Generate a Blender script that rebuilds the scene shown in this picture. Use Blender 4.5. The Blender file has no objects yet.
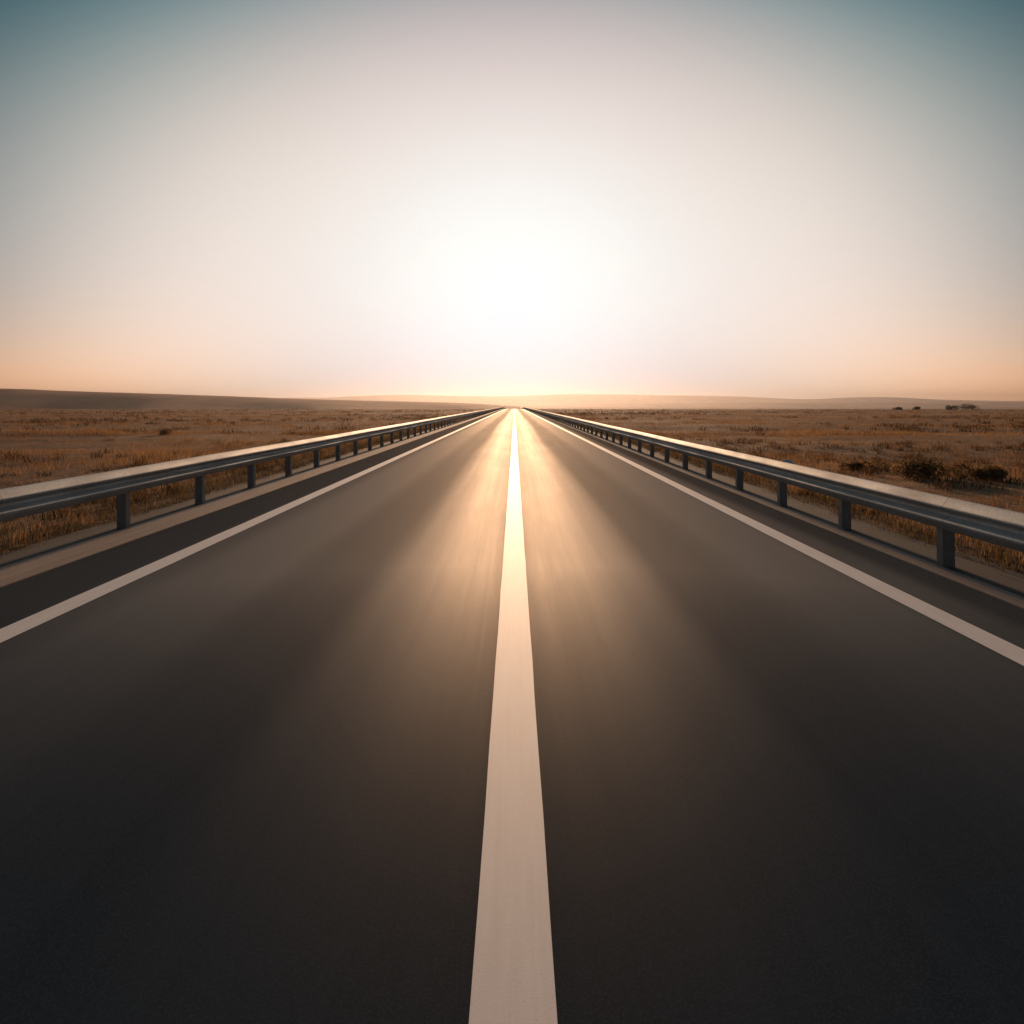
import bpy, math, random
import numpy as np

random.seed(7)
rng = np.random.default_rng(11)
R = math.radians
sc = bpy.context.scene
col = sc.collection

# ------------------------------------------------------------------ helpers
F_PX = 640.0            # focal length in pixels of the 1024 px frame
EYE = 1.6
SUN_EL = 9.5
CORE = .36
SHEEN = 1.32


def mesh(name, verts, faces, mat=None, parent=None, smooth=False):
    me = bpy.data.meshes.new(name)
    me.from_pydata([tuple(v) for v in verts], [], [tuple(f) for f in faces])
    if mat:
        me.materials.append(mat)
    if smooth:
        me.polygons.foreach_set('use_smooth', [True] * len(me.polygons))
    me.update()
    return link(name, me, parent)


def np_mesh(name, verts, quads=None, tris=None, mat=None, parent=None, smooth=False):
    me = bpy.data.meshes.new(name)
    verts = np.asarray(verts, np.float32)
    me.vertices.add(len(verts))
    me.vertices.foreach_set('co', verts.ravel())
    f = quads if quads is not None else tris
    n = 4 if quads is not None else 3
    f = np.asarray(f, np.int32)
    me.loops.add(f.size)
    me.loops.foreach_set('vertex_index', f.ravel())
    me.polygons.add(len(f))
    me.polygons.foreach_set('loop_start', np.arange(0, f.size, n, dtype=np.int32))
    if smooth:
        me.polygons.foreach_set('use_smooth', np.ones(len(f), bool))
    if mat:
        me.materials.append(mat)
    me.update(calc_edges=True)
    me.validate()
    return link(name, me, parent)


def link(name, me, parent=None):
    o = bpy.data.objects.new(name, me)
    col.objects.link(o)
    if parent:
        o.parent = parent
    return o


def structure(o):
    o['kind'] = 'structure'
    return o


def tag(o, label, cat, group=None):
    o['label'] = label
    o['category'] = cat
    if group:
        o['group'] = group
    return o


def empty(name, loc=(0, 0, 0)):
    o = bpy.data.objects.new(name, None)
    o.empty_display_size = .2
    o.location = loc
    col.objects.link(o)
    return o


class NT:
    """small node-tree builder"""
    def __init__(s, tree):
        s.t = tree
        tree.nodes.clear()

    def n(s, typ, **kw):
        nd = s.t.nodes.new(typ)
        for k, v in kw.items():
            setattr(nd, k, v)
        return nd

    def l(s, a, b):
        s.t.links.new(a, b)

    def val(s, nd, **kw):
        for k, v in kw.items():
            nd.inputs[k.replace('_', ' ')].default_value = v

    def math(s, op, a, b=None, clamp=False):
        nd = s.n('ShaderNodeMath', operation=op, use_clamp=clamp)
        for i, x in enumerate((a, b)):
            if x is None:
                continue
            if isinstance(x, (int, float)):
                nd.inputs[i].default_value = x
            else:
                s.l(x, nd.inputs[i])
        return nd.outputs[0]

    def ramp(s, fac, stops, interp='LINEAR'):
        nd = s.n('ShaderNodeValToRGB')
        cr = nd.color_ramp
        cr.interpolation = interp
        while len(cr.elements) < len(stops):
            cr.elements.new(.5)
        for e, (p, c) in zip(cr.elements, stops):
            e.position = p
            if isinstance(c, (int, float)):
                c = (c, c, c)
            e.color = (*c[:3], 1)
        s.l(fac, nd.inputs[0])
        return nd.outputs[0]

    def mix(s, fac, a, b, blend='MIX'):
        nd = s.n('ShaderNodeMix', data_type='RGBA', blend_type=blend)
        for i, x in ((0, fac), (6, a), (7, b)):
            if isinstance(x, (int, float)):
                nd.inputs[i].default_value = x
            elif isinstance(x, tuple):
                nd.inputs[i].default_value = (*x[:3], 1)
            else:
                s.l(x, nd.inputs[i])
        return nd.outputs[2]

    def noise(s, vec, scale, detail=4, rough=.55, dist=0):
        nd = s.n('ShaderNodeTexNoise')
        s.val(nd, Scale=scale, Detail=detail, Roughness=rough, Distortion=dist)
        s.l(vec, nd.inputs['Vector'])
        return nd.outputs['Fac']

    def mapping(s, vec, scale=(1, 1, 1), loc=(0, 0, 0)):
        nd = s.n('ShaderNodeMapping')
        nd.inputs['Scale'].default_value = scale
        nd.inputs['Location'].default_value = loc
        s.l(vec, nd.inputs['Vector'])
        return nd.outputs[0]


def material(name):
    m = bpy.data.materials.new(name)
    m.use_nodes = True
    t = NT(m.node_tree)
    out = t.n('ShaderNodeOutputMaterial')
    b = t.n('ShaderNodeBsdfPrincipled')
    t.l(b.outputs[0], out.inputs[0])
    geo = t.n('ShaderNodeNewGeometry')
    return m, t, b, geo.outputs['Position'], out


# ------------------------------------------------------------------ terrain shape
def prof(y):
    """long profile of the road and the plain: level, then a slow crest and a dip beyond it"""
    y = np.asarray(y, float)
    s = np.clip(y - 230, 0, 270)
    z = -s * s / (2 * 11600.)
    t = np.clip((y - 500) / 500, 0, 1)
    return z - 270 * 270 / 23200. * 0 - (.0233 * 500) * (t - t * t / 2) * .75


def smooth(a, b, x):
    t = np.clip((x - a) / (b - a), 0, 1)
    return t * t * (3 - 2 * t)


_k = rng.uniform(-1, 1, (40, 2))
_ph = rng.uniform(0, 6.28, 40)


def lump(x, y, wl, i0=0, n=8):
    """cheap smooth noise: a few sine waves of wavelength about wl"""
    z = np.zeros(np.broadcast(x, y).shape)
    for i in range(i0, i0 + n):
        a = _ph[i] * 3
        k = 6.283 / (wl * (0.6 + .8 * (i - i0) / n))
        z = z + np.sin(k * (np.cos(a) * x + np.sin(a) * y) + _ph[i])
    return z / n


def ground_z(x, y):
    ax = np.where(x < 0, -x * 1.0, x * 1.16)
    pit = smooth(5.05, 5.35, ax)                   # below the road bed the sheet lies lower
    off = smooth(5.3, 9.0, ax)
    z = prof(y)
    near = -.45 * (1 - pit) + pit * (.045 - .30 * off)
    rel = lump(x, y, 7, 0) * .10 + lump(x, y, 23, 8) * .22
    r = np.hypot(x, y)
    z = z + near + off * rel * smooth(0, 8, ax - 5)
    z = z + smooth(300, 900, r) * lump(x, y, 260, 16) * 1.5
    return z


# ------------------------------------------------------------------ materials
def mat_asphalt():
    m, t, b, pos, out = material('asphalt')
    sep = t.n('ShaderNodeSeparateXYZ')
    t.l(pos, sep.inputs[0])
    ax = t.math('ABSOLUTE', sep.outputs[0])
    wob = t.noise(t.mapping(pos, (1, .03, 1)), .9, 3)
    ax2 = t.math('ADD', ax, t.math('MULTIPLY', t.math('SUBTRACT', wob, .5), .5))
    u = t.math('MULTIPLY', ax2, .2)                       # 0..1 over 5 m
    polish = t.ramp(u, [(.0, .62), (.05, .78), (.13, .92), (.21, .80), (.29, .45), (.38, .48), (.48, .72), (.60, .75), (.68, .5), (.75, .08)], 'EASE')
    streak = t.noise(t.mapping(pos, (1, .012, 1)), 9, 4, .6)
    streak2 = t.noise(t.mapping(pos, (1, .03, 1)), 34, 3, .6)
    agg = t.noise(pos, 190, 2, .6)
    patch = t.noise(t.mapping(pos, (1, .25, 1)), .8, 5, .6)
    v = t.n('ShaderNodeTexVoronoi')
    v.inputs['Scale'].default_value = 120
    t.l(pos, v.inputs['Vector'])
    # colour: dark bitumen with pale stone chips, tyre wear along the lanes
    chips = t.ramp(v.outputs['Distance'], [(.0, 1), (.25, .55), (.6, 0)])
    base = t.mix(t.math('MULTIPLY', chips, agg), (.0160, .0320, .0480), (.085, .125, .165))
    base = t.mix(t.ramp(patch, [(.3, 0), (.75, .5)]), base, (.032, .056, .078))
    base = t.mix(t.math('MULTIPLY', t.ramp(streak, [(.35, 0), (.7, 1)]), .35), base, (.042, .068, .090))
    t.l(base, b.inputs['Base Color'])
    rg = t.math('SUBTRACT', .71, t.math('MULTIPLY', polish, .12))
    rg = t.math('ADD', rg, t.math('MULTIPLY', t.math('SUBTRACT', streak, .5), .06))
    rg = t.math('ADD', rg, t.math('MULTIPLY', t.math('SUBTRACT', streak2, .5), .035))
    rg = t.math('ADD', rg, t.math('MULTIPLY', t.math('SUBTRACT', patch, .5), .08), True)
    bp = t.n('ShaderNodeBump')
    bp.inputs['Strength'].default_value = .035
    bp.inputs['Distance'].default_value = .004
    t.l(t.math('ADD', chips, t.math('MULTIPLY', agg, .6)), bp.inputs['Height'])
    # open-textured asphalt: dark diffuse stone under a sheen that is strong only at grazing angles,
    # fuller where the tyres have polished the lane
    df = t.n('ShaderNodeBsdfDiffuse')
    df.inputs['Roughness'].default_value = .6
    t.l(base, df.inputs['Color'])
    gl = t.n('ShaderNodeBsdfGlossy')
    t.l(rg, gl.inputs['Roughness'])
    gl.inputs['Color'].default_value = (1, .94, .87, 1)
    fr = t.n('ShaderNodeFresnel')
    fr.inputs['IOR'].default_value = 1.15
    wgt = t.math('MULTIPLY', t.math('MINIMUM', fr.outputs[0], .145), t.math('ADD', SHEEN * .16, t.math('MULTIPLY', polish, SHEEN * .82)))
    mx = t.n('ShaderNodeMixShader')
    t.l(wgt, mx.inputs[0])
    t.l(df.outputs[0], mx.inputs[1])
    t.l(gl.outputs[0], mx.inputs[2])
    t.l(bp.outputs[0], df.inputs['Normal'])
    t.l(bp.outputs[0], gl.inputs['Normal'])
    t.l(mx.outputs[0], out.inputs[0])
    m.node_tree.nodes.remove(b)
    return m


def mat_paint():
    m, t, b, pos, out = material('road_paint')
    n1 = t.noise(t.mapping(pos, (1, .15, 1)), 14, 6, .65)
    n2 = t.noise(pos, 160, 3, .6)
    n3 = t.noise(t.mapping(pos, (1, .02, 1)), 40, 3, .6)
    c = t.mix(t.ramp(n1, [(.35, 0), (.75, 1)]), (.82, .80, .80), (.74, .71, .705))
    c = t.mix(t.math('MULTIPLY', t.ramp(n3, [(.45, 0), (.75, 1)]), .35), c, (.62, .58, .56))
    c = t.mix(t.ramp(n2, [(.60, 0), (.74, .55)]), c, (.46, .42, .40))
    t.l(c, b.inputs['Base Color'])
    b.inputs['Roughness'].default_value = .64
    b.inputs['Specular IOR Level'].default_value = .42
    bp = t.n('ShaderNodeBump')
    bp.inputs['Strength'].default_value = .06
    bp.inputs['Distance'].default_value = .004
    t.l(n2, bp.inputs['Height'])
    t.l(bp.outputs[0], b.inputs['Normal'])
    return m


def mat_concrete():
    m, t, b, pos, out = material('kerb_concrete')
    n1 = t.noise(t.mapping(pos, (1, .2, 1)), 2.2, 6, .65)
    n2 = t.noise(pos, 90, 4, .7)
    n3 = t.noise(t.mapping(pos, (1, .03, 1)), 16, 3, .6)
    c = t.mix(t.ramp(n1, [(.3, 0), (.7, 1)]), (.30, .235, .205), (.20, .155, .135))
    c = t.mix(t.math('MULTIPLY', t.ramp(n3, [(.4, 0), (.7, 1)]), .5), c, (.15, .118, .105))
    c = t.mix(t.ramp(n2, [(.5, 0), (.8, .6)]), c, (.27, .23, .20))
    t.l(c, b.inputs['Base Color'])
    b.inputs['Roughness'].default_value = .85
    bp = t.n('ShaderNodeBump')
    bp.inputs['Strength'].default_value = .5
    bp.inputs['Distance'].default_value = .01
    t.l(n2, bp.inputs['Height'])
    t.l(bp.outputs[0], b.inputs['Normal'])
    return m


def mat_gravel():
    m, t, b, pos, out = material('verge_gravel')
    v = t.n('ShaderNodeTexVoronoi')
    v.inputs['Scale'].default_value = 75
    t.l(pos, v.inputs['Vector'])
    n1 = t.noise(pos, 3, 5, .6)
    c = t.mix(v.outputs['Distance'], (.052, .039, .033), (.026, .020, .017))
    c = t.mix(t.ramp(n1, [(.4, 0), (.7, .8)]), c, (.040, .032, .022))
    t.l(c, b.inputs['Base Color'])
    b.inputs['Roughness'].default_value = .9
    bp = t.n('ShaderNodeBump')
    bp.inputs['Strength'].default_value = .3
    bp.inputs['Distance'].default_value = .01
    t.l(v.outputs['Distance'], bp.inputs['Height'])
    bp.invert = True
    t.l(bp.outputs[0], b.inputs['Normal'])
    return m


def mat_steel():
    m, t, b, pos, out = material('galvanised_steel')
    n1 = t.noise(t.mapping(pos, (3, .5, 3)), 2.0, 6, .65)
    n2 = t.noise(pos, 45, 4, .7)
    v = t.n('ShaderNodeTexVoronoi')
    v.inputs['Scale'].default_value = 55
    t.l(pos, v.inputs['Vector'])
    sp = t.n('ShaderNodeSeparateColor')
    t.l(v.outputs['Color'], sp.inputs[0])
    c = t.mix(sp.outputs[0], (.36, .385, .40), (.45, .47, .48))
    c = t.mix(t.ramp(n1, [(.42, 0), (.72, .8)]), c, (.27, .27, .265))
    # four metre panels lapped end to end: each weathered a little differently, grime at the laps
    sy = t.n('ShaderNodeSeparateXYZ')
    t.l(pos, sy.inputs[0])
    py = t.math('MULTIPLY', sy.outputs[1], .25)
    wn = t.n('ShaderNodeTexWhiteNoise', noise_dimensions='1D')
    t.l(t.math('FLOOR', py), wn.inputs['W'])
    c = t.mix(t.math('MULTIPLY', wn.outputs['Value'], .30), c, (.24, .25, .255))
    lap = t.math('LESS_THAN', t.math('ABSOLUTE', t.math('SUBTRACT', t.math('FRACT', py), .5)), .002)
    c = t.mix(t.math('MULTIPLY', lap, .45), c, (.10, .095, .09))
    t.l(c, b.inputs['Base Color'])
    b.inputs['Metallic'].default_value = .65
    rg = t.math('ADD', .52, t.math('MULTIPLY', n1, .22))
    rg = t.math('ADD', rg, t.math('MULTIPLY', n2, .08))
    t.l(rg, b.inputs['Roughness'])
    bp = t.n('ShaderNodeBump')
    bp.inputs['Strength'].default_value = .12
    bp.inputs['Distance'].default_value = .01
    t.l(n1, bp.inputs['Height'])
    t.l(bp.outputs[0], b.inputs['Normal'])
    return m


def mat_post():
    m, t, b, pos, out = material('post_steel')
    n1 = t.noise(pos, 9, 6, .65)
    c = t.mix(t.ramp(n1, [(.4, 0), (.75, 1)]), (.17, .18, .185), (.12, .11, .10))
    t.l(c, b.inputs['Base Color'])
    b.inputs['Metallic'].default_value = .35
    b.inputs['Roughness'].default_value = .55
    return m


def mat_ground():
    m, t, b, pos, out = material('dry_plain')
    big = t.noise(t.mapping(pos, (1, 1.3, 0)), .011, 5, .6)
    mid = t.noise(t.mapping(pos, (1, 1, 0)), .075, 5, .62)
    fine = t.noise(pos, .8, 6, .7)
    tiny = t.noise(pos, 9, 4, .7)
    c = t.mix(t.ramp(mid, [(.36, 0), (.64, 1)]), (.115, .062, .037), (.36, .21, .105))
    c = t.mix(t.ramp(big, [(.38, 0), (.62, .75)]), c, (.20, .112, .064))
    c = t.mix(t.ramp(fine, [(.50, 0), (.72, .8)]), c, (.085, .054, .030))
    c = t.mix(t.ramp(tiny, [(.52, 0), (.8, .6)]), c, (.40, .27, .145))
    t.l(c, b.inputs['Base Color'])
    b.inputs['Roughness'].default_value = .95
    b.inputs['Specular IOR Level'].default_value = .15
    bp = t.n('ShaderNodeBump')
    bp.inputs['Strength'].default_value = 1
    bp.inputs['Distance'].default_value = .25
    t.l(t.math('ADD', fine, t.math('MULTIPLY', tiny, .25)), bp.inputs['Height'])
    t.l(bp.outputs[0], b.inputs['Normal'])
    return m


def mat_hill():
    m, t, b, pos, out = material('hill_soil')
    n = t.noise(t.mapping(pos, (1, 1, 2)), .012, 6, .6)
    c = t.mix(t.ramp(n, [(.35, 0), (.65, 1)]), (.24, .100, .050), (.46, .205, .100))
    t.l(c, b.inputs['Base Color'])
    b.inputs['Roughness'].default_value = .95
    b.inputs['Specular IOR Level'].default_value = .1
    return m


def mat_leaf(name, c0, c1, trans, scale=1.7):
    """thin leaves and blades: diffuse plus light shining through"""
    m = bpy.data.materials.new(name)
    m.use_nodes = True
    t = NT(m.node_tree)
    out = t.n('ShaderNodeOutputMaterial')
    geo = t.n('ShaderNodeNewGeometry')
    n = t.noise(geo.outputs['Position'], scale, 4, .6)
    n = t.math('ADD', t.math('MULTIPLY', n, .7), t.math('MULTIPLY', geo.outputs['Random Per Island'], .3))
    c = t.mix(t.ramp(n, [(.32, 0), (.68, 1)]), c0, c1)
    d = t.n('ShaderNodeBsdfDiffuse')
    tr = t.n('ShaderNodeBsdfTranslucent')
    t.l(c, d.inputs[0])
    t.l(c, tr.inputs[0])
    mx = t.n('ShaderNodeMixShader')
    mx.inputs[0].default_value = trans
    t.l(d.outputs[0], mx.inputs[1])
    t.l(tr.outputs[0], mx.inputs[2])
    t.l(mx.outputs[0], out.inputs[0])
    return m


M = dict(asphalt=mat_asphalt(), paint=mat_paint(), concrete=mat_concrete(), gravel=mat_gravel(),
         steel=mat_steel(), post=mat_post(), ground=mat_ground(), hill=mat_hill(),
         grass=mat_leaf('dry_grass', (.135, .073, .037), (.37, .208, .092), .55, .12),
         shrub=mat_leaf('shrub_leaf', (.070, .050, .027), (.24, .150, .068), .48),
         bush=mat_leaf('bush_leaf', (.030, .026, .014), (.075, .055, .028), .35),
         verge=mat_leaf('verge_grass', (.048, .040, .022), (.15, .098, .046), .45, .6),
         scrub=mat_leaf('scrub', (.065, .040, .024), (.15, .088, .045), .45, .2),
         wood=None)
m_, t_, b_, p_, o_ = material('dry_wood')
t_.l(t_.mix(t_.noise(p_, 12, 4), (.05, .037, .026), (.10, .075, .05)), b_.inputs['Base Color'])
b_.inputs['Roughness'].default_value = .9
M['wood'] = m_
m_, t_, b_, p_, o_ = material('pale_stone')
t_.l(t_.mix(t_.noise(p_, 9, 6, .7), (.62, .47, .42), (.80, .66, .60)), b_.inputs['Base Color'])
b_.inputs['Roughness'].default_value = .9
M['stone'] = m_

# ------------------------------------------------------------------ ground sheet (polar grid to the horizon)
rad = np.concatenate([np.linspace(0.5, 60, 150), np.geomspace(60.6, 6700, 200)])
fwd = np.linspace(R(-80), R(80), 560)
back = np.linspace(R(80), R(280), 90)[1:-1]
ang = np.concatenate([fwd, back])
A, RR = np.meshgrid(ang, rad)
gx = RR * np.sin(A)
gy = RR * np.cos(A)
gz = ground_z(gx, gy)
nr, na = gx.shape
V = np.stack([gx, gy, gz], -1).reshape(-1, 3)
i, j = np.meshgrid(np.arange(nr - 1), np.arange(na), indexing='ij')
j2 = (j + 1) % na
Q = np.stack([i * na + j, i * na + j2, (i + 1) * na + j2, (i + 1) * na + j], -1).reshape(-1, 4)
structure(np_mesh('ground', V, quads=Q[:, ::-1], mat=M['ground'], smooth=True))

# ------------------------------------------------------------------ road and markings
YS = np.concatenate([np.arange(-40, 230, 10.), np.arange(230, 620, 10.)])


def strip(name, pts, mat, parent=None, ys=YS, dz=0., jit=None):
    """a profile (x, z) swept along the road, following its long profile"""
    vs, fs = [], []
    k = len(pts)
    for a, y in enumerate(ys):
        for q, (x, z) in enumerate(pts):
            jx = jit(y, q) if jit else 0
            vs.append((x + jx, y, float(prof(y)) + z + dz))
        if a:
            for q in range(k - 1):
                o = (a - 1) * k + q
                fs.append((o, o + 1, o + k + 1, o + k))
    return mesh(name, vs, fs, mat, parent)


road = structure(strip('road', [(-4.49, 0), (-2, .0), (0, .0), (2, .0), (3.985, 0)], M['asphalt']))
ysl = np.arange(-40, 620, .5)


def edge_jit(y, q):
    return (math.sin(y * 3.1 + q) + math.sin(y * 7.7 + 2 * q)) * .0010


strip('centre_line', [(-.117, .004), (.111, .004)], M['paint'], road, ysl, jit=edge_jit)
strip('edge_line', [(-3.665, .004), (-3.45, .004)], M['paint'], road, ysl, jit=edge_jit)
strip('edge_line', [(3.115, .004), (3.325, .004)], M['paint'], road, ysl, jit=edge_jit)


def rough_jit(y, q):
    return (math.sin(y * 1.3 + q) + math.sin(y * 3.7 + 2 * q) + math.sin(y * .31)) * (.025 if q == 1 else .0)


structure(strip('kerb', [(-4.88, -.2), (-4.88, .062), (-4.53, .054), (-4.485, .012), (-4.485, -.2)], M['concrete']))
structure(strip('verge', [(-5.36, .05), (-5.32, .052), (-4.883, .048)][::1], M['gravel'], ys=ysl,
                jit=lambda y, q: rough_jit(y, 1) if q == 0 else (rough_jit(y, 1) if q == 1 else 0)))
structure(strip('kerb', [(3.98, -.2), (3.98, .012), (4.02, .054), (4.088, .056), (4.088, -.2)][::1], M['concrete']))
structure(strip('verge', [(4.091, .048), (4.62, .052), (4.66, .05)], M['gravel'], ys=ysl,
                jit=lambda y, q: 0 if q == 0 else rough_jit(y, 1)))

# ------------------------------------------------------------------ guardrails
PROF = [(0, .155), (.012, .157), (.024, .150), (.072, .088), (.081, .074), (.081, .058), (.070, .046), (.012, .022),
        (.004, .008), (.004, -.008), (.012, -.022), (.070, -.046), (.081, -.058), (.081, -.074), (.072, -.090),
        (.024, -.150), (.012, -.157), (0, -.155)]


def beam_mesh(name, x0, side, zc, ys, mat, parent):
    """the W-shaped beam, 4 mm thick, side = +1 when the road lies towards +x"""
    pts = PROF
    th = .004
    n = len(pts)
    nrm = []
    for q in range(n):
        a, b = pts[max(0, q - 1)], pts[min(n - 1, q + 1)]
        d = (b[0] - a[0], b[1] - a[1])
        L = math.hypot(*d)
        nrm.append((-(-d[1]) / L * -1, -d[0] / L))
    loop = list(pts) + [(p[0] - th * 1.0, p[1]) for p in reversed(pts)]
    k = len(loop)
    vs, fs = [], []
    for a, y in enumerate(ys):
        wx = .003 * math.sin(y * .9) + .002 * math.sin(y * 2.3 + 1)
        wz = .003 * math.sin(y * .55 + 2) + .003 * math.sin(y * .17)
        for (u, v) in loop:
            vs.append((x0 + side * (u + wx), y, float(prof(y)) + zc + v + wz))
        if a:
            for q in range(k):
                o, p = (a - 1) * k + q, (a - 1) * k + (q + 1) % k
                f = (o, p, p + k, o + k)
                fs.append(f if side > 0 else f[::-1])
    fs.append(tuple(range(k)))
    fs.append(tuple(range((len(ys) - 1) * k, len(ys) * k))[::-1])
    o = mesh(name, vs, fs, mat, parent, smooth=True)
    me = o.data
    try:
        me.set_sharp_from_angle(angle=R(55))
    except Exception:
        pass
    return o


def post_geo(side, h):
    """C-section post, open side away from traffic; x towards the road is side"""
    w, d, th = .046, .058, .006       # half width along the road, half depth across, steel thickness
    prof_c = [(d, -w), (d, w), (-d, w), (-d, w - .022), (-d + th, w - .022), (-d + th, w - th), (d - th, w - th),
              (d - th, -w + th), (-d + th, -w + th), (-d + th, -w + .022), (-d, -w + .022), (-d, -w)]
    vs = [(side * x, y, z) for z in (-.35, h) for (x, y) in prof_c]
    k = len(prof_c)
    fs = [(q, (q + 1) % k, k + (q + 1) % k, k + q) for q in range(k)]
    fs.append(tuple(range(k, 2 * k)))
    if side < 0:
        fs = [f[::-1] for f in fs]
    return vs, fs


def guardrail(label, px, side, zc, y0, dy):
    root = tag(empty('guardrail', (px, 0, 0)), label, 'guardrail', 'steel guardrails along the road')
    beam_x = side * .060
    ys = np.arange(-30, 480, .5)
    beam_mesh('beam', beam_x, side, zc, ys, M['steel'], root)
    h = zc + .10
    vs, fs = post_geo(side, h)
    first = None
    k = 0
    y = y0
    while k < 100:
        if first is None:
            first = o = mesh('post', vs, fs, M['post'], root)
        else:
            o = first.copy()
            col.objects.link(o)
            o.parent = root
        o.location = (random.uniform(-.004, .004), y - (.15 if y < 6.15 and side > 0 else 0), float(prof(y)) + .05 - .05 + random.uniform(-.008, .008))
        o.rotation_euler = (random.uniform(-.012, .012), random.uniform(-.008, .008), random.uniform(-.03, .03))
        y += dy
        k += 1
    # the far posts beyond the hundred largest, and the few beside and behind the camera: one part
    V2, F2 = [], []
    far = [y + q * dy for q in range(int((478 - y) / dy))] + [y0 - dy * q - .16 for q in range(1, 12)]
    for yy in far:
        o = len(V2)
        V2 += [(a, b + yy, c + float(prof(yy))) for a, b, c in vs]
        F2 += [tuple(o + i for i in f) for f in fs]
    rest = mesh('post', V2, F2, M['post'], root)
    rest['kind'] = 'stuff'
    return root


guardrail('grey steel guardrail on posts left of the road, in front of the long ridge', -4.94, 1, .645, 8.09, 1.97)
guardrail('grey steel guardrail on posts right of the road, in front of the distant bushes', 4.15, -1, .575, 6.16, 1.88)


# ------------------------------------------------------------------ grass
def blades(cx, cy, cz, h, w, n, spread, lean=.35):
    """n blades for each tuft: arrays in, (verts, quads) out; each blade is a bent strip that tapers"""
    T = len(cx)
    N = T * n
    ox = np.repeat(cx, n) + rng.normal(0, 1, N) * np.repeat(spread, n)
    oy = np.repeat(cy, n) + rng.normal(0, 1, N) * np.repeat(spread, n)
    oz = np.repeat(cz, n) - .02
    hh = np.repeat(h, n) * rng.uniform(.45, 1.15, N)
    ww = np.repeat(w, n) * rng.uniform(.6, 1.3, N)
    a = rng.uniform(0, 6.283, N)
    ln = hh * rng.uniform(.1, 1, N) * lean
    dx, dy = np.cos(a), np.sin(a)
    sx, sy = -dy, dx
    tw = rng.uniform(-.9, .9, N)
    sx, sy = np.cos(a + 1.57 + tw), np.sin(a + 1.57 + tw)
    P = np.zeros((N, 6, 3), np.float32)
    for r_, (f, g, wd) in enumerate(((0, 0, 1), (.55, .3, .75), (1, 1, .12))):
        bx, by, bz = ox + dx * ln * g, oy + dy * ln * g, oz + hh * f * (1 - .12 * g)
        P[:, r_ * 2] = np.stack([bx - sx * ww * wd, by - sy * ww * wd, bz], -1)
        P[:, r_ * 2 + 1] = np.stack([bx + sx * ww * wd, by + sy * ww * wd, bz], -1)
    base = (np.arange(N) * 6)[:, None]
    q = np.concatenate([base + np.array([[0, 1, 3, 2]]), base + np.array([[2, 3, 5, 4]])])
    return P.reshape(-1, 3), q


def edge_x(x):
    """distance outwards from the back of the verge"""
    return np.where(x < 0, -x - 5.25, x - 4.55)


def scatter(n, d0, d1, power=1.0, half=R(47)):
    d = d0 + (d1 - d0) * rng.uniform(0, 1, n) ** power
    a = rng.uniform(-half, half, n)
    x, y = d * np.tan(a), d
    return x, y


GV, GQ, off = [], [], 0


def add_grass(x, y, h, w, n, spread, lean=.35):
    global off
    z = ground_z(x, y)
    v, q = blades(x, y, z, h, w, n, spread, lean)
    GV.append(v)
    GQ.append(q + off)
    off += len(v)


def flush(name, mat, label):
    global GV, GQ, off
    g = np_mesh(name, np.concatenate(GV), quads=np.concatenate(GQ), mat=mat)
    g['kind'] = 'stuff'
    g['label'] = label
    GV, GQ, off = [], [], 0


def dens(x, y):
    return .5 + .5 * np.clip(lump(x, y, 5, 24) * 1.1 + lump(x, y, 17, 32) * 1.3, -1, 1)


# by the verge, seen under the rails
for k in range(1):
    n = 9000
    s = rng.choice([-1, 1], n)
    e = rng.gamma(1.3, .5, n)
    y = rng.uniform(-3, 60, n)
    x = np.where(s < 0, -5.14 - e, 4.42 + e)
    h = .07 + .13 * rng.uniform(0, 1, n) ** 2 + .10 * np.clip(e, 0, 1)
    add_grass(x, y, h, np.full(n, .004), 7, np.full(n, .07), .7)
flush('verge_grass', M['verge'], 'short olive brown grass along the verges under the guardrails')
for (n, d0, d1, pw, h0, w0, nb, sp) in ((34000, 5, 42, 1.0, .20, .004, 9, .12), (28000, 38, 110, 1.1, .26, .010, 7, .24),
                                        (16000, 100, 260, 1.1, .32, .03, 5, .5)):
    x, y = scatter(n, d0, d1, pw)
    ok = (edge_x(x) > .35)
    D = dens(x, y)
    ok &= rng.uniform(0, 1, n) < .12 + .95 * D + .3 * (1 - smooth(2, 9, edge_x(x)))
    x, y, D = x[ok], y[ok], D[ok]
    h = h0 * (.45 + .9 * D) * rng.uniform(.6, 1.3, len(x))
    add_grass(x, y, h, np.full(len(x), w0), nb, np.full(len(x), sp))
flush('dry_grass', M['grass'], 'dry golden grass covering the plain on both sides')

# low dark scrub in loose drifts between the grass
for (n, d0, d1, h0, w0, nb, sp) in ((1600, 9, 40, .26, .012, 26, .16), (5200, 34, 130, .40, .03, 16, .32), (4200, 120, 250, .42, .07, 10, .6)):
    x, y = scatter(n, d0, d1, 1.0)
    D = .5 + .5 * np.clip(lump(x, y, 9, 5) * 1.4 + lump(x * .35, y, 31, 13) * 1.6, -1, 1)
    ok = (edge_x(x) > .8) & (rng.uniform(0, 1, n) < smooth(.50, .95, D))
    x, y = x[ok], y[ok]
    add_grass(x, y, h0 * rng.uniform(.5, 1.25, len(x)), np.full(len(x), w0), nb, sp * rng.uniform(.5, 1.4, len(x)), 1.1)
flush('scrub', M['scrub'], 'low dark scrub scattered in drifts over the plain')


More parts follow.
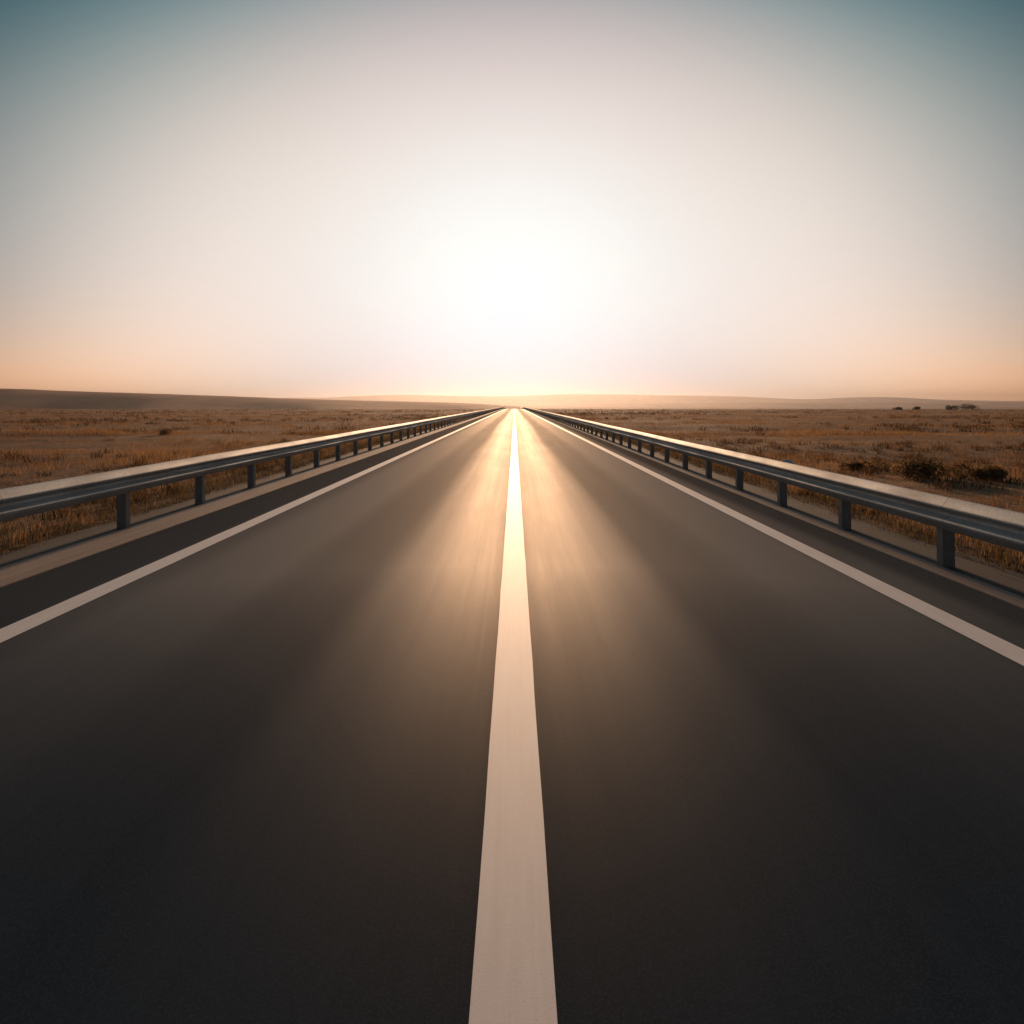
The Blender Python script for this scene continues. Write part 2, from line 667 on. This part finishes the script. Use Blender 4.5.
# ------------------------------------------------------------------ shrubs, bushes, stone
def crown(rx, ry, rz, n, leaf, seed, z0=.0, lobes=7):
    """leaf-sized faces through a lumpy volume"""
    g_ = np.random.default_rng(seed)
    cs = g_.normal(0, .42, (lobes, 3)) * (rx, ry, rz * .4) + (0, 0, rz * .5 + z0)
    rs = g_.uniform(.35, .65, lobes)
    which = g_.integers(0, lobes, n)
    d = g_.normal(0, 1, (n, 3))
    d /= np.linalg.norm(d, axis=1)[:, None]
    rr = g_.uniform(.25, 1, n) ** .5
    p = cs[which] + d * (rs[which] * rr)[:, None] * np.array([rx, ry, rz])
    p[:, 2] = np.maximum(p[:, 2], z0 + g_.uniform(.0, .12 * rz, n))
    a = g_.normal(0, 1, (n, 3))
    a /= np.linalg.norm(a, axis=1)[:, None]
    b = np.cross(a, g_.normal(0, 1, (n, 3)))
    b /= np.linalg.norm(b, axis=1)[:, None] + 1e-6
    s = leaf * g_.uniform(.5, 1.4, n)[:, None]
    P = np.stack([p - a * s, p + b * s * .45, p + a * s, p - b * s * .45], 1)
    Q = np.arange(n * 4).reshape(n, 4)
    return P.reshape(-1, 3), Q


def stems(name, parent, h, spread, n, r0, seed, mat):
    g_ = random.Random(seed)
    vs, fs = [], []
    for k in range(n):
        a = g_.uniform(0, 6.28)
        L = h * g_.uniform(.7, 1)
        tip = (math.cos(a) * spread * g_.uniform(.3, 1), math.sin(a) * spread * g_.uniform(.3, 1), L)
        rings = 4
        o = len(vs)
        for q in range(rings):
            f = q / (rings - 1)
            c = (tip[0] * f ** 1.4, tip[1] * f ** 1.4, -.1 + (tip[2] + .1) * f)
            r = r0 * (1 - .75 * f)
            for e in range(6):
                w = e / 6 * 6.283
                vs.append((c[0] + r * math.cos(w), c[1] + r * math.sin(w), c[2]))
            if q:
                for e in range(6):
                    b = o + (q - 1) * 6
                    fs.append((b + e, b + (e + 1) % 6, b + 6 + (e + 1) % 6, b + 6 + e))
    return mesh(name, vs, fs, mat, parent, smooth=True)


def at(px, depth):
    return (px - 514.5) / F_PX * depth


def shrub(label, px, depth, w, h, seed, mat='shrub', n=2600, leaf=.035, name='shrub', cat='shrub', group=None, stem=True):
    x = at(px, depth)
    z = float(ground_z(np.array(x), np.array(float(depth))))
    root = tag(empty(name, (x, depth, z - .02)), label, cat, group)
    v, q = crown(w / 2, w / 2 * .8, h * .62, n, leaf, seed)
    np_mesh('crown', v, quads=q, mat=M[mat], parent=root)
    if stem:
        stems('stem', root, h * .7, w * .35, 6, .018 * h / .6 + .004, seed, M['wood'])
    return root


G_ = 'shrubs on the plain beside the road'
shrub('dark rounded shrub close behind the right guardrail, ringed by golden grass', 925, 15.5, 1.45, .78, 1, group=G_)
shrub('dark low shrub near the right frame edge behind the guardrail', 990, 15.2, .95, .52, 2, group=G_)
shrub('small dark shrub left of the rounded shrub behind the right guardrail', 858, 18, .9, .46, 3, group=G_, n=1600)
shrub('small lone dark shrub standing out on the left plain', 165, 38, .85, .62, 4, group=G_, n=1200)

B_ = 'bushes on the far right skyline'
for px, d, w, h, s, lab in ((899, 235, 3.2, 2.0, 11, 'leftmost small dark bush on the right skyline'),
                            (917, 240, 2.4, 1.7, 12, 'smallest dark bush on the right skyline, second from left'),
                            (950, 238, 4.0, 2.5, 13, 'dark bush on the right skyline just left of the widest bush'),
                            (972, 236, 5.4, 3.1, 14, 'widest dark bush on the right skyline, rightmost of four')):
    shrub(lab, px, d, w, h, s, n=1300, leaf=.16, mat='bush', name='bush', cat='bush', group=B_)

# pale stone behind the right rail
g_ = np.random.default_rng(5)
import bmesh
bm = bmesh.new()
bmesh.ops.create_icosphere(bm, subdivisions=3, radius=.5)
for v in bm.verts:
    c = v.co
    k = 1 + .16 * math.sin(c.x * 7 + 1) * math.sin(c.y * 6) + .1 * math.sin(c.z * 9 + c.x * 5)
    v.co = (c.x * k * 1.0, c.y * k * .8, c.z * k * .7)
me = bpy.data.meshes.new('boulder')
bm.to_mesh(me)
bm.free()
me.materials.append(M['stone'])
o = link('boulder', me)
bx = at(787, 16.5)
o.location = (bx, 16.5, float(ground_z(np.array(bx), np.array(16.5))) + .20)
o.scale = (.46, .42, .62)
tag(o, 'pale stone lying just behind the right guardrail', 'boulder')


# ------------------------------------------------------------------ hills
def ridge(name, pts, depth, thick, zbase, seed, rough=.06):
    """a long hill: crest heights given by (pixel x, height above eye in pixels) at a depth; a real mound, thick deep"""
    xs = np.linspace(pts[0][0], pts[-1][0], 260)
    hs = np.interp(xs, [p[0] for p in pts], [p[1] for p in pts])
    ker = np.hanning(15)
    hs = np.convolve(np.pad(hs, 7, 'edge'), ker / ker.sum(), 'valid')
    g_ = np.random.default_rng(seed)
    nz = np.zeros_like(xs)
    for f in (3, 7, 15, 31, 60):
        nz += np.sin(xs / (xs[-1] - xs[0]) * 6.283 * f + g_.uniform(0, 6.28)) / f
    X = (xs - 514.5) / F_PX * depth
    crest = EYE + hs / F_PX * depth
    H = np.maximum(crest - zbase, 0.2) * (1 + rough * nz * 1.2)
    rows = np.linspace(-1, 1, 25)
    vs = []
    for r_ in rows:
        s = (1 - abs(r_)) ** 1.0
        s = s * s * (3 - 2 * s)
        for k in range(len(xs)):
            wob = 1 + .25 * math.sin(k * .23 + r_ * 3) * (1 - s)
            vs.append((X[k], depth + r_ * thick * wob, zbase - 3 + (H[k] + 3) * s))
    k = len(xs)
    fs = [(a * k + b, a * k + b + 1, (a + 1) * k + b + 1, (a + 1) * k + b) for a in range(24) for b in range(k - 1)]
    return structure(mesh(name, vs, fs, M['hill'], smooth=True))


ridge('ridge', [(-900, 12), (-420, 20), (-150, 18), (-20, 16.5), (20, 16), (40, 14.6), (110, 12.6), (256, 8), (330, 5.5), (420, 3.2), (480, 1.5), (520, -2)], 950, 260, -8, 3, .04)
ridge('ridge', [(520, -1), (600, 1), (720, 2), (900, 2.6), (1024, 2.6), (1200, 3), (1700, 2)], 3600, 500, -10, 4, .03)
ridge('hills', [(120, 0), (200, 4), (255, 6), (300, 8), (330, 7.5), (360, 9.5), (400, 10.5), (450, 9.5), (500, 8.5), (520, 9), (560, 10.8), (600, 11.2), (640, 10.4),
                (700, 9.5), (740, 9), (780, 6.5), (810, 5.5), (850, 7.5), (890, 8), (930, 5.5), (1000, 4), (1200, 5)], 5600, 800, -10, 5, .05)

# ------------------------------------------------------------------ haze
hz = bpy.data.materials.new('haze')
hz.use_nodes = True
t = NT(hz.node_tree)
out = t.n('ShaderNodeOutputMaterial')
pv = t.n('ShaderNodeVolumePrincipled')
pv.inputs['Color'].default_value = (.36, .35, .36, 1)
pv.inputs['Density'].default_value = 1.9e-4
pv.inputs['Anisotropy'].default_value = .70
t.l(pv.outputs[0], out.inputs['Volume'])
x0, x1, y0, y1, z0, z1 = -6800, 6800, -6800, 6800, -40, 112
vs = [(a, b, c) for a in (x0, x1) for b in (y0, y1) for c in (z0, z1)]
haze = mesh('haze', vs, [(0, 1, 3, 2), (4, 6, 7, 5), (0, 4, 5, 1), (2, 3, 7, 6), (0, 2, 6, 4), (1, 5, 7, 3)], hz)
haze['kind'] = 'stuff'

# ------------------------------------------------------------------ sky and sun
w = bpy.data.worlds.new('World')
sc.world = w
w.use_nodes = True
t = NT(w.node_tree)
out = t.n('ShaderNodeOutputWorld')
bg = t.n('ShaderNodeBackground')
sky = t.n('ShaderNodeTexSky', sky_type='NISHITA')
sky.sun_disc = False
sky.sun_elevation = R(SUN_EL)
sky.sun_rotation = 0
sky.air_density = 1
sky.dust_density = .5
sky.ozone_density = 4
# clear evening sky from the Sky Texture, under a broad dusty glow that spreads from the sun:
# brightness falls off with the angle from the sun and with height above the horizon
SKY = [[-1.1699, 2.6473, -1.336, -5.711, 1.7428, -2.51, 5.7364, -0.6798, -0.8166, -2.4012],
       [-0.8095, 0.83, 0.4895, -5.5513, 1.8385, -3.3048, 3.1062, -0.5518, -0.2176, -1.4301],
       [-0.4638, 0.0327, 1.0471, -4.997, 0.5927, -1.5223, 0.457, -0.5826, -0.0989, -0.5842]]
SKY_GAIN = [1.0, 1.0, 1.0]
tc = t.n('ShaderNodeTexCoord')
nrm = t.n('ShaderNodeVectorMath', operation='NORMALIZE')
t.l(tc.outputs['Generated'], nrm.inputs[0])
dot = t.n('ShaderNodeVectorMath', operation='DOT_PRODUCT')
t.l(nrm.outputs[0], dot.inputs[0])
dot.inputs[1].default_value = (0, math.cos(R(8)), math.sin(R(8)))
th_raw = t.math('ARCCOSINE', t.math('MINIMUM', t.math('MAXIMUM', dot.outputs['Value'], -1), 1))
th = t.math('MINIMUM', th_raw, R(46))
sepd = t.n('ShaderNodeSeparateXYZ')
t.l(nrm.outputs[0], sepd.inputs[0])
el = t.math('ARCSINE', t.math('MINIMUM', t.math('MAXIMUM', sepd.outputs[2], 0), .6))
th2 = t.math('MULTIPLY', th, th)
th4 = t.math('MULTIPLY', th2, th2)
e2 = t.math('MULTIPLY', el, el)
hz_ = t.math('MULTIPLY', t.math('EXPONENT', t.math('MULTIPLY', el, -1 / R(4))), th)
hz0 = t.math('EXPONENT', t.math('MULTIPLY', el, -1 / R(3)))
q = t.math('MINIMUM', t.math('DIVIDE', t.math('MULTIPLY', el, th), .32), 1.12)
q2 = t.math('MULTIPLY', q, q)
q5 = t.math('POWER', q, 5)
core = t.math('MULTIPLY', t.math('EXPONENT', t.math('MULTIPLY', t.math('MULTIPLY', th_raw, th_raw), -1 / R(14) ** 2)), CORE)
chan = []
for c in range(3):
    k = SKY[c]
    acc = None
    for f, w_ in zip((th, th2, th4, el, e2, hz_, q2, q5, hz0), k[1:]):
        m1 = t.math('MULTIPLY', f, w_)
        acc = m1 if acc is None else t.math('ADD', acc, m1)
    acc = t.math('EXPONENT', t.math('ADD', acc, k[0] + math.log(SKY_GAIN[c])))
    acc = t.math('ADD', acc, t.math('MULTIPLY', core, (1, .93, .82)[c]))
    chan.append(acc)
glow = t.n('ShaderNodeCombineColor')
for c in range(3):
    t.l(chan[c], glow.inputs[c])
sc1 = t.n('ShaderNodeVectorMath', operation='MINIMUM')
t.l(sky.outputs[0], sc1.inputs[0])
sc1.inputs[1].default_value = (8, 8, 8)
bg.inputs['Strength'].default_value = .10
sc2 = t.n('ShaderNodeVectorMath', operation='SCALE')
t.l(sc1.outputs[0], sc2.inputs[0])
sc2.inputs['Scale'].default_value = .08
sc3 = t.n('ShaderNodeVectorMath', operation='SCALE')
t.l(glow.outputs[0], sc3.inputs[0])
sc3.inputs['Scale'].default_value = 10.0
sm = t.n('ShaderNodeVectorMath', operation='ADD')
t.l(sc2.outputs[0], sm.inputs[0])
t.l(sc3.outputs[0], sm.inputs[1])
t.l(sm.outputs[0], bg.inputs[0])
t.l(bg.outputs[0], out.inputs[0])

sl = bpy.data.lights.new('sun', 'SUN')
sl.energy = 5.0
sl.angle = R(2.0)
sl.color = (1, .605, .35)
so = bpy.data.objects.new('sun', sl)
col.objects.link(so)
so.rotation_euler = (R(-(90 - SUN_EL)), 0, 0)      # shines from +Y towards the camera

# ------------------------------------------------------------------ camera
cd = bpy.data.cameras.new('camera')
cd.sensor_width = 36
cd.lens = 36 * F_PX / 1024
cd.shift_y = -(512 - 405) / 1024
cd.shift_x = -(514.5 - 512) / 1024
cd.clip_end = 30000
cd.clip_start = .05
co = bpy.data.objects.new('camera', cd)
col.objects.link(co)
co.location = (0, 0, EYE)
co.rotation_euler = (R(90), 0, 0)
sc.camera = co

sc.view_settings.view_transform = 'Standard'
sc.view_settings.look = 'None'
sc.view_settings.gamma = 1
sc.view_settings.exposure = 0
sc.cycles.use_denoising = True
sc.cycles.volume_bounces = 1
